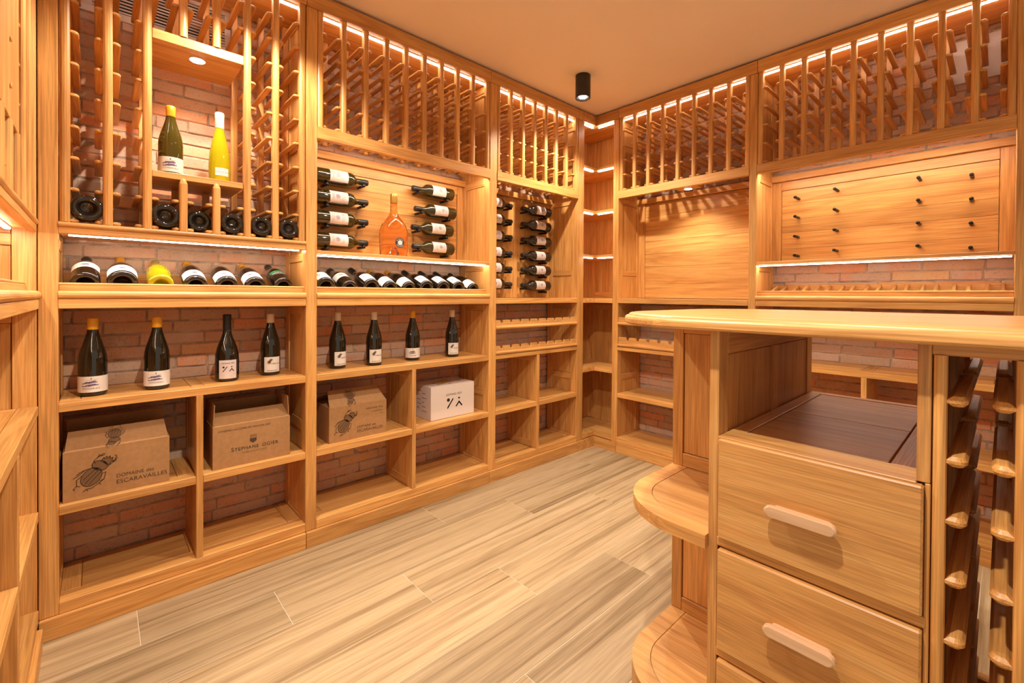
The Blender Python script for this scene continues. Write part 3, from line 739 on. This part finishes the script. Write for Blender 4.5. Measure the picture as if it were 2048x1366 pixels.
        put('emblem_lettering', wrap(join2d(*tt), r + .0009), PAPERW, l, (0, 0, .0735))
    return b
def frame(o, xd, zd):
    x_, z_ = Vector(xd).normalized(), Vector(zd).normalized(); y_ = z_.cross(x_).normalized(); x_ = y_.cross(z_)
    m = Matrix((x_, y_, z_)).transposed().to_4x4(); m.translation = o; return m
def standing(x, y, z, face=0.0): return frame((x, y, z), (math.cos(R(face)), math.sin(R(face)), 0), (0, 0, 1))
G1 = 'bottles standing on the lower shelf'
make_bottle('wine_bottle', 'yellow-capped dark bottle with cream label, leftmost of those standing on the lower shelf', 'burgundy', GL_DARK, CAPY, 'condrieu', standing(-.106, -.012, .7442, -6), G1)
make_bottle('wine_bottle', 'yellow-capped dark bottle with cream label, second from the left on the lower shelf', 'burgundy', GL_DARK, CAPY, 'condrieu', standing(-.099, .163, .7442, -8), G1)
make_bottle('wine_bottle', 'wide black-capped bottle with a symbol label, above the opened plain carton', 'lestang', GL_DARK, CAPB, 'lestang', standing(-.113, .390, .7442, -6), G1)
make_bottle('wine_bottle', 'cream-capped bottle with beetle label, right of the black-capped bottle', 'burgundy', GL_DARK, CAPW, 'beetle', standing(-.151, .561, .7442, -2), G1)
make_bottle('wine_bottle', 'cream-capped bottle with beetle label, standing leftmost in the second cabinet', 'burgundy', GL_DARK, CAPW, 'beetle', standing(-.138, .852, .7442, 8), G1)
make_bottle('wine_bottle', 'cream-capped bottle with beetle label, second from the left in the second cabinet', 'burgundy', GL_DARK, CAPW, 'beetle', standing(-.113, 1.026, .7442, -8), G1)
make_bottle('wine_bottle', 'yellow-capped dark bottle between two cream-capped bottles in the second cabinet', 'burgundy', GL_DARK, CAPY, 'cote', standing(-.144, 1.263, .7442, -28), G1)
make_bottle('wine_bottle', 'cream-capped bottle with beetle label, rightmost of the standing row', 'burgundy', GL_DARK, CAPW, 'beetle', standing(-.123, 1.508, .7442, -18), G1)
make_bottle('wine_bottle', 'olive glass bottle with yellow cap standing in the lit niche', 'burgundy', GL_OLIVE, CAPY, 'condrieu', standing(-.10, .204, 1.5347, -6))
make_bottle('liqueur_bottle', 'bright yellow tapered bottle with white neck foil standing in the lit niche', 'yellow', GL_YEL, CAPV, 'yellow', standing(-.10, .361, 1.5347, 4))
make_bottle('rose_bottle', 'large clear rosé bottle with gold capsule and round black emblem', 'rose', GL_ROSE, CAPG, 'rose', standing(-.140, 1.146, 1.2892, -2))
# bottles on pegs
ORD = ('top', 'second', 'third', 'bottom')
ORD6 = ('top', 'second', 'third', 'fourth', 'fifth', 'bottom')
def pegged(c, ub, sgn, z, txt, g, gl, first):
    vx = .222; tilt = 0.0
    make_bottle('pegged_bottle', txt, 'bordeaux', gl, None if False else CAPB, 'chateau', frame((-vx, ub, z), (1, 0, .18), (0, sgn, 0)), g)
    peg(c, ub + sgn * .050, z - .0366 - .0079); peg(c, ub + sgn * .236, z - .0150 - .0079)
for i, z in enumerate((1.676, 1.572, 1.469, 1.362)): pegged(A2, .772, 1, z, 'green glass bottle lying on pegs left of the rosé bottle, %s of its column' % ORD[i], 'bottles on pegs beside the rosé bottle', GL_PEG, i == 0)
for i, (z, u) in enumerate(((1.695, 1.570), (1.583, 1.585), (1.477, 1.566), (1.369, 1.572))): pegged(A2, u, -1, z, 'green glass bottle lying on pegs right of the rosé bottle, %s of its column' % ORD[i], 'bottles on pegs beside the rosé bottle', GL_PEG, 0)
for i, z in enumerate((1.693, 1.588, 1.480, 1.373, 1.272, 1.165)): pegged(A3, 2.420, -1, z, 'dark bottle with white label on pegs by the corner, %s of six' % ORD6[i], 'bottles on pegs by the corner', GL_BLK, 0)
for i, z in enumerate((1.695, 1.590, 1.484, 1.376, 1.273, 1.169)): pegged(A3, 1.790, 1, z, 'dark bottle on pegs half hidden behind the cabinet post, %s of six' % ORD6[i], 'bottles on pegs behind the post', GL_BLK, 0)
# bottles lying on the sloping display ledges
def lying(u, kind, gl, cap, lab, txt, dz=0.0, v=.047, roll=0.0, yaw=0.0):
    t = R(20.5); r = RAD[kind]
    zd = Vector((-math.cos(t) * math.cos(R(yaw)), math.cos(t) * math.sin(R(yaw)), math.sin(t))); xd = Vector((math.sin(t), math.sin(R(roll)), math.cos(t)))
    zc = 1.115 + .0117 + (v - .153) * math.tan(t) + math.sqrt(r * r - .018 ** 2) / math.cos(t) + .001 + dz * .3
    make_bottle('lying_bottle', txt, kind, gl, cap, lab, frame((-v, u, zc), xd, zd), 'bottles lying on the display ledges', True)
lying(-.030, 'burgundy', GL_BLK, CAPB, 'high', 'bottle lying leftmost on the display ledge, its white label far up the body', .004, .05)
lying(.065, 'lestang', GL_BLK, CAPY, 'white', 'fat bottle with yellow neck lying on the ledge, left of the yellow-green bottle', .004)
lying(.172, 'burgundy', GL_YEL, None, 'dots', 'yellow-green bottle lying among dark ones on the display ledge', .004)
lying(.276, 'burgundy', GL_BLK, CAPY, 'white', 'dark bottle with yellow neck lying on the ledge, right of the yellow-green bottle', .004, roll=0)
lying(.379, 'burgundy', GL_BLK, CAPW, 'white', 'dark bottle with pale neck lying on the first display ledge', .004, roll=-10)
lying(.479, 'burgundy', GL_BLK, CAPY, 'white', 'dark bottle with yellow neck lying beside the green-banded bottle', .004, roll=-20)
lying(.585, 'burgundy', GL_BLK, CAPB, 'green', 'dark bottle with green band and white lettering, rightmost on the first ledge', .008)
nth = ('leftmost', 'second', 'third', 'fourth', 'fifth', 'sixth', 'seventh', 'eighth', 'rightmost')
for i, (u, kind, cap, lab, v) in enumerate(((.763, 'lestang', CAPB, 'sym', .045), (.872, 'burgundy', CAPB, 'high', .045), (.981, 'lestang', CAPB, 'sym', .045), (1.080, 'burgundy', CAPY, 'white', .045), (1.186, 'burgundy', CAPY, 'white', .045),
                                            (1.290, 'lestang', CAPB, 'sym', .045), (1.396, 'lestang', CAPB, 'sym', .045), (1.498, 'lestang', CAPB, 'sym', .045), (1.604, 'burgundy', CAPB, 'white', .045))):
    lying(u, kind, GL_BLK, cap, lab, 'dark bottle lying on the ledge under the rosé bottle, %s of nine' % nth[i], .004 if i != 1 else -.004, v, roll=-12)
# bottles pushed base outwards into the lowest row of the tall rack
for i, (u, nm) in enumerate(((-.0255, 'leftmost and set apart'), (.181, 'second from the left'), (.284, 'third from left, dull'), (.388, 'fourth from the left'), (.491, 'fifth from the left'), (.594, 'rightmost'))):
    k = 'lestang' if i in (0, 1) else 'burgundy'
    o = make_bottle('racked_bottle', 'dark bottle base in the tall rack, %s' % nm, k, GL_BLK if i != 2 else GL_DARK, CAPB, None, frame((-.004 if i != 2 else -.03, u, 1.3375 + math.sqrt(RAD[k] ** 2 - .018 ** 2)), (0, 0, 1), (-1, 0, 0)), 'bottles in the tall rack', True)

# ------------------------------------------------------------------ cartons (local u right, v into the shelf)
def carton(u0, u1, v0, v1, h, label, card, lidded, group='cartons on the shelves'):
    c = thing('wine_carton', label, 'box', (-v0, (u0 + u1) / 2, .4145), ROT_A, group)
    w, d, t = (u1 - u0) / 2, v1 - v0, .004
    bx(c, 'carton_front', (-w, w), (0, t), (0, h), 0, card, .0006); bx(c, 'carton_back', (-w, w), (d - t, d), (0, h), 0, card, .0006)
    bx(c, 'carton_side', (-w, -w + t), (t, d - t), (0, h), 1, card, .0006); bx(c, 'carton_side', (w - t, w), (t, d - t), (0, h), 1, card, .0006)
    bx(c, 'carton_base', (-w + t, w - t), (t, d - t), (0, t), 0, card, .0006)
    return c, w, d
def flap(c, w, vh, zh, ln, ang, card, name='flap', taper=.0):    # hinged at (vh,zh), ang from vertical towards the back
    V = []
    for s, th in ((0, 0), (1, 0), (1, 1), (0, 1)):
        for q in (-1, 1): V.append((q * (w - taper * s), th * .004, s * ln))
    F = [(0, 1, 3, 2), (2, 3, 5, 4), (4, 5, 7, 6), (6, 7, 1, 0), (0, 2, 4, 6), (1, 7, 5, 3)]
    return put(name, mk('flap', V, F), card, c, (0, vh, zh), (R(-ang), 0, 0))
def sflap(c, u, d, zh, ln, ang, card):
    s = 1 if u > 0 else -1
    me = box_mesh(.0035, d - .012, ln, .0005)
    o = put('flap', me, card, c, (u - s * math.sin(R(ang)) * ln / 2, d / 2, zh + math.cos(R(ang)) * ln / 2), (0, R(-ang * s), 0)); return o
def fprint(par, p, mat, eps=-.0008): return put('print', flat(p, eps), mat, par, POS[par.name] - Vector((0, 0, 0)))
def face_print(c, p, mat, eps=-.0006): return put('print', flat(p, eps), mat, c, (0, 0, 0))
k1, w, d = carton(-.084, .193, .022, .215, .163, 'brown carton with beetle print and loose lid flaps, on the nearest cabinet shelf', CARD, True)
f = flap(k1, w - .004, .002, .163, .088, 56, CARD, taper=.006); flap(k1, w - .004, d - .004, .163, .085, -28, CARD)
sflap(k1, w - .004, d, .158, .045, 80, CARDI); sflap(k1, -w + .004, d, .158, .045, 80, CARDI)
for m_, q, e_ in ((INKH, BF, -.0006), (INKB, BL, -.0009)):
    face_print(k1, xf(q, -.062, .078, .078), m_, e_); put('print', flat(xf(q, -.012, .043, .056, R(210)), e_), m_, f, (0, .002, .163), None)
face_print(k1, join2d(xf(text2d('DOMAINE des', .0165, 'LEFT'), -.008, .050), xf(text2d('ESCARAVAILLES', .0195, 'LEFT', 1.02), -.008, .028)), INKB)
k2, w, d = carton(.326, .604, .022, .215, .166, 'opened plain brown carton with printed maker name and crest', CARD, True)
flap(k2, w - .004, .002, .166, .085, 64, CARD, taper=.004); flap(k2, w - .004, d - .004, .166, .07, -18, CARD)
sflap(k2, w - .003, d, .164, .085, 3, CARD); sflap(k2, -w + .003, d, .164, .085, 3, CARD)
face_print(k2, join2d(xf(text2d('CONDRIEU LA COMBE DE MALLEVAL 2023', .0098, 'LEFT'), -.122, .142), xf(text2d('S', .023, 'LEFT'), -.078, .058), xf(text2d('TEPHANE', .0185, 'LEFT', 1.12), -.066, .058), xf(text2d('OGIER', .0195, 'LEFT', 1.12), .032, .058), xf(text2d('VIGNERON EN COTE-ROTIE', .0055, spacing=1.3), .005, .045)), INK)
face_print(k2, join2d(stroke2d([[(-.011, .112), (.011, .112), (.011, .088), (0, .080), (-.011, .088), (-.011, .112)]], .0012), poly2d([(-.011, .099), (.011, .099), (.011, .088), (0, .081), (-.011, .088)]), stroke2d([[(-.006, .103), (-.006, .109)], [(0, .103), (0, .109)], [(.006, .103), (.006, .109)]], .002)), INKB)
k3, w, d = carton(.777, 1.059, .042, .235, .163, 'brown carton with beetle print and roof-shaped flap, in the second cabinet', CARD, True)
f = flap(k3, w - .002, .002, .163, .098, 50, CARD, taper=.018); flap(k3, w - .004, d - .004, .163, .075, -60, CARD)
sflap(k3, w - .004, d, .158, .045, 80, CARDI); sflap(k3, -w + .004, d, .158, .045, 80, CARDI)
for m_, q, e_ in ((INKH, BF, -.0006), (INKB, BL, -.0009)):
    face_print(k3, xf(q, -.066, .078, .078), m_, e_); put('print', flat(xf(q, -.030, .048, .060, R(210)), e_), m_, f, (0, .042 - .042 + .002, .163), None)
face_print(k3, join2d(xf(text2d('DOMAINE des', .0155, 'LEFT'), -.010, .047), xf(text2d('ESCARAVAILLES', .0185, 'LEFT'), -.010, .027), xf(text2d('HERITAGE 1924', .0115, 'RIGHT', 1.1), .120, .128), xf(text2d('CHARDONNAY', .0075, 'RIGHT', 1.1), .120, .112), xf(text2d('2022', .0075, 'RIGHT', 1.1), .120, .098)), INKB)
k4, w, d = carton(1.323, 1.615, .052, .243, .178, 'closed white carton with black symbols and a yellow smear on its lid', CARDW, False)
bx(k4, 'carton_lid', (-w, w), (0, d), (.1782, .1815), 0, CARDW, .0006)
face_print(k4, join2d(xf(text2d('LESTANG 1873', .0165), .004, .122), xf(SYM, .006, .078, 2.9)), INK)
rnd = random.Random(5)
sp = poly2d(*[ell(rnd.gauss(0, .045), .09 + rnd.gauss(0, .028), rnd.uniform(.010, .030), rnd.uniform(.005, .014), rnd.uniform(-.6, .6), 12) for _ in range(16)])
put('print', mk('print', [(x_, y_, .1818 + .00003 * (i // 12)) for i, (x_, y_) in enumerate(sp[0])], sp[1]), INKY, k4)
t = join2d(*[xf(stroke2d([[(0, 0), (.045 - .012 * (i % 3), 0)]], .0022), .045 + .05 * (i % 2), .150 - .012 * i) for i in range(10)])
put('print', mk('print', [(-w - .0006, .19 - x_ - .005, y_) for x_, y_ in t[0]], t[1]), INKB, k4)

# ------------------------------------------------------------------ island
IS = thing('tasting_island', 'oak island counter with drawers, open niche, bottle rack and rounded end shelves', 'island counter', (0, 0, 0))
def round_end(x0, x1, y0, y1, r, n=14):
    pts = [(x1, y0)]
    for i in range(n + 1):
        a = R(-90 - 90 * i / n); pts.append((x0 + r + r * math.cos(a), y0 + r + r * math.sin(a)))
    for i in range(n + 1):
        a = R(180 - 90 * i / n); pts.append((x0 + r + r * math.cos(a), y1 - r + r * math.sin(a)))
    pts.append((x1, y1)); return pts
def loft(rings):
    n = len(rings[0][0]); V = [(x, y, z) for q, z in rings for x, y in q]
    F = [list(range(n)), [(len(rings) - 1) * n + i for i in range(n)][::-1]]
    for j in range(len(rings) - 1): F += [[j * n + i, (j + 1) * n + i, (j + 1) * n + (i + 1) % n, j * n + (i + 1) % n] for i in range(n)]
    return mk('loft', V, F)
bar = [(1.0235, .006), (1.0255, .002), (1.029, 0), (1.038, 0), (1.0425, .0015), (1.0455, .005), (1.0465, .010), (1.0475, .0105), (1.0500, .012), (1.0525, .0165), (1.053, .020)]
put('bar_top', loft([(round_end(1.262 + i_, 2.34 - i_, .983 + i_, 1.813 - i_, .26 - i_, 22), z_) for z_, i_ in bar]), PALE[0], IS)
def curved_shelf(z0, z1, name):
    o_ = round_end(1.303, 1.5755, 1.020, 1.774, .19); i_ = round_end(1.352, 1.5755, 1.069, 1.725, .142); n = len(o_)
    V = [(x, y, z) for z in (z0, z1) for q in (o_, i_) for x, y in q]; F = []
    for i in range(n - 1):
        F += [(i, i + 1, n + i + 1, n + i), (2 * n + i, 3 * n + i, 3 * n + i + 1, 2 * n + i + 1), (i, 2 * n + i, 2 * n + i + 1, i + 1), (n + i, n + i + 1, 3 * n + i + 1, 3 * n + i)]
    F += [(0, n, 3 * n, 2 * n), (n - 1, 3 * n - 1, 4 * n - 1, 2 * n - 1)]
    s = put(name, mk('curved_border', V, F), PALE[0], IS)
    g = round_end(1.3535, 1.5755, 1.0705, 1.7235, .1405)
    put('shelf_panel', prism(g, z0 + .001, z1 - .0008), PALE[0], s)
curved_shelf(.524, .554, 'curved_shelf'); curved_shelf(0, .090, 'curved_base')
# centre panel behind the curved shelves
for z0, z1 in ((.0902, .5238), (.5542, 1.0232)):
    bx(IS, 'panel_stile', (1.304, 1.338), (1.382, 1.412), (z0, z1), 2)
    bx(IS, 'panel_rail', (1.3385, 1.575), (1.382, 1.412), (z0, z0 + .042), 0); bx(IS, 'panel_rail', (1.3385, 1.575), (1.382, 1.412), (z1 - .042, z1), 0)
    bx(IS, 'centre_panel', (1.3395, 1.575), (1.387, 1.407), (z0 + .0435, z1 - .0435), 2)
# end panels of the niche
bx(IS, 'end_stile', (1.576, 1.597), (1.034, 1.085), (.0, 1.0232), 2, PALE[2]); bx(IS, 'end_stile', (1.576, 1.597), (1.71, 1.76), (.0, 1.0232), 2)
bx(IS, 'end_rail', (1.576, 1.597), (1.0855, 1.7095), (.965, 1.0232), 1); bx(IS, 'end_stile', (1.576, 1.597), (1.385, 1.425), (.10, .9645), 2)
bx(IS, 'end_panel', (1.578, 1.593), (1.0865, 1.384), (.0, .963), 2); bx(IS, 'end_panel', (1.578, 1.593), (1.426, 1.709), (.0, .963), 2)
bx(IS, 'niche_side', (1.9335, 1.950), (1.06, 1.76), (.0, 1.0232), 2); bx(IS, 'niche_stile', (1.932, 1.950), (1.034, 1.0595), (.7855, 1.0232), 2, PALE[2])
bx(IS, 'carcass_light_block', (1.5975, 1.933), (1.062, 1.757), (.0, .764), 0)  # solid body behind the drawers, added to block light
# niche floor: frame and two panels
bx(IS, 'niche_floor_rail', (1.5975, 1.933), (1.030, 1.1095), (.764, .785), 0, PALE[0]); bx(IS, 'niche_floor_rail', (1.5975, 1.933), (1.7265, 1.76), (.764, .785), 0, PALE[0])
bx(IS, 'niche_floor_rail', (1.5975, 1.6305), (1.110, 1.726), (.764, .785), 1); bx(IS, 'niche_floor_rail', (1.8875, 1.933), (1.110, 1.726), (.764, .785), 1)
bx(IS, 'niche_floor_panel', (1.633, 1.885), (1.112, 1.4065), (.766, .784), 0); bx(IS, 'niche_floor_panel', (1.633, 1.885), (1.4085, 1.7245), (.766, .784), 0)
# drawers
def handle_mesh():
    n = 10; h, w_ = .0105, .0615; pts = []
    for i in range(n + 1): a = R(-90 + 180 * i / n); pts.append((w_ - h + h * math.cos(a), h * math.sin(a)))
    for i in range(n + 1): a = R(90 + 180 * i / n); pts.append((-w_ + h + h * math.cos(a), h * math.sin(a)))
    cx = [(x, z) for x, z in pts]; m_ = len(cx); rings = [(.94, -.0285), (1, -.0262), (1, -.0165), (.95, -.0135), (.80, -.012), (.80, 0)]
    V = [(x * (s if s > .9 else .84), y, z * (s if s > .9 else .6)) for s, y in rings for x, z in cx]
    F = [list(range(m_)), [(len(rings) - 1) * m_ + i for i in range(m_)][::-1]]
    for j in range(len(rings) - 1): F += [[j * m_ + i, (j + 1) * m_ + i, (j + 1) * m_ + (i + 1) % m_, j * m_ + (i + 1) % m_] for i in range(m_)]
    return mk('handle', V, F)
HM = handle_mesh()
for z0, z1, hz in ((.5605, .7635 + .018, .668), (.3115, .5355, .4265), (.0935, .2875, .19)):
    dr = bx(IS, 'drawer', (1.6025, 1.9425), (1.020, 1.0415), (z0, z1), 0, PALE[0], .003)
    put('handle', HM, PINE, dr, (1.767, 1.020, hz))
for z0, z1 in ((.5385, .558), (.2895, .309), (.05, .0915)): bx(IS, 'drawer_rail', (1.5975, 1.946), (1.030, 1.0615), (z0, z1), 0)
bx(IS, 'drawer_jamb', (1.9432, 1.9505), (1.034, 1.0595), (.05, .785), 2)
# double-sided rack at the right end
bx(IS, 'rack_top_rail', (1.9505, 2.27), (1.034, 1.056), (1.004, 1.0232), 0); bx(IS, 'rack_top_rail', (1.9505, 2.27), (1.738, 1.76), (1.004, 1.0232), 0)
bx(IS, 'rack_base_rail', (1.9505, 2.27), (1.034, 1.07), (.045, .088), 0); bx(IS, 'rack_base_rail', (1.9505, 2.27), (1.725, 1.76), (.045, .088), 0)
bx(IS, 'rack_end_panel', (2.27, 2.288), (1.034, 1.76), (.0, 1.0232), 2)
for i, u in enumerate((1.9605, 2.0535, 2.1475)):
    put('upright', upright_mesh(.916, False, .017, .024), WD[2], IS, (u, 1.030, .088))
    o = put('upright', upright_mesh(.916, False, .017, .024), WD[2], IS, (u, 1.764, .088), (0, 0, R(180)))
    for yb in (1.345, 1.425): bx(IS, 'back_upright', (u - .009, u + .009), (yb, yb + .022), (.088, 1.0035), 2)
    for k in range(9):
        z = .93 - .0998 * k
        for h in ((1,) if i == 0 else (-1, 1)):
            put('slat', slat_mesh(h, .335, .017, .006, .0078), WD[1], IS, (u, 1.036, z - .010))
            put('slat', slat_mesh(-h, .335, .017, .006, .0078), WD[1], IS, (u, 1.758, z - .010), (0, 0, R(180)))

# ------------------------------------------------------------------ ceiling lamps (one in view, others out of view; middle one added to brighten cabinet fronts)
for i, (x_, y_, txt) in enumerate(((.312, 2.141, 'black cylinder spotlight on the ceiling near the corner'), (1.08, 1.22, 'black cylinder spotlight added over the middle of the room to brighten the cabinet fronts'),
                                   (.312, .42, 'black cylinder spotlight on the ceiling near the first cabinet'), (1.68, .33, 'black cylinder spotlight on the ceiling in front of the drawers'))):
    l = thing('ceiling_spotlight', txt, 'ceiling lamp', (x_, y_, CEIL - .136), 0, 'ceiling spotlights')
    put('lamp_housing', lathe([(.030, .020), (.036, .004), (.041, 0), (.0445, 0), (.0448, .003), (.0448, .132), (.044, .1355)], 40), BLACKM, l)
    put('lamp_lens', lathe([(.0235, .006), (.0235, .0195)], 28), DISC, l)
    ld = bpy.data.lights.new('spot', 'SPOT'); ld.energy = SPOT_WATT * (1.7 if i == 3 else 1.0); ld.color = (1, .90, .77); ld.spot_size = R(140); ld.spot_blend = .45; ld.shadow_soft_size = .022
    lo = bpy.data.objects.new('lamp_beam', ld); COL.objects.link(lo); lo.parent = l; lo.location = (0, 0, -.006)
for c, u, v, z, pw in ((A1, .286, .09, 1.99, 7.0), (B1, .673, .060, 1.768, 13.0)):
    ld = bpy.data.lights.new('niche_spot', 'SPOT'); ld.energy = pw; ld.color = (1, .88, .72); ld.spot_size = R(130); ld.spot_blend = .6; ld.shadow_soft_size = .02
    lo = bpy.data.objects.new('spot_beam', ld); COL.objects.link(lo); lo.parent = c; lo.location = (u, v, z)
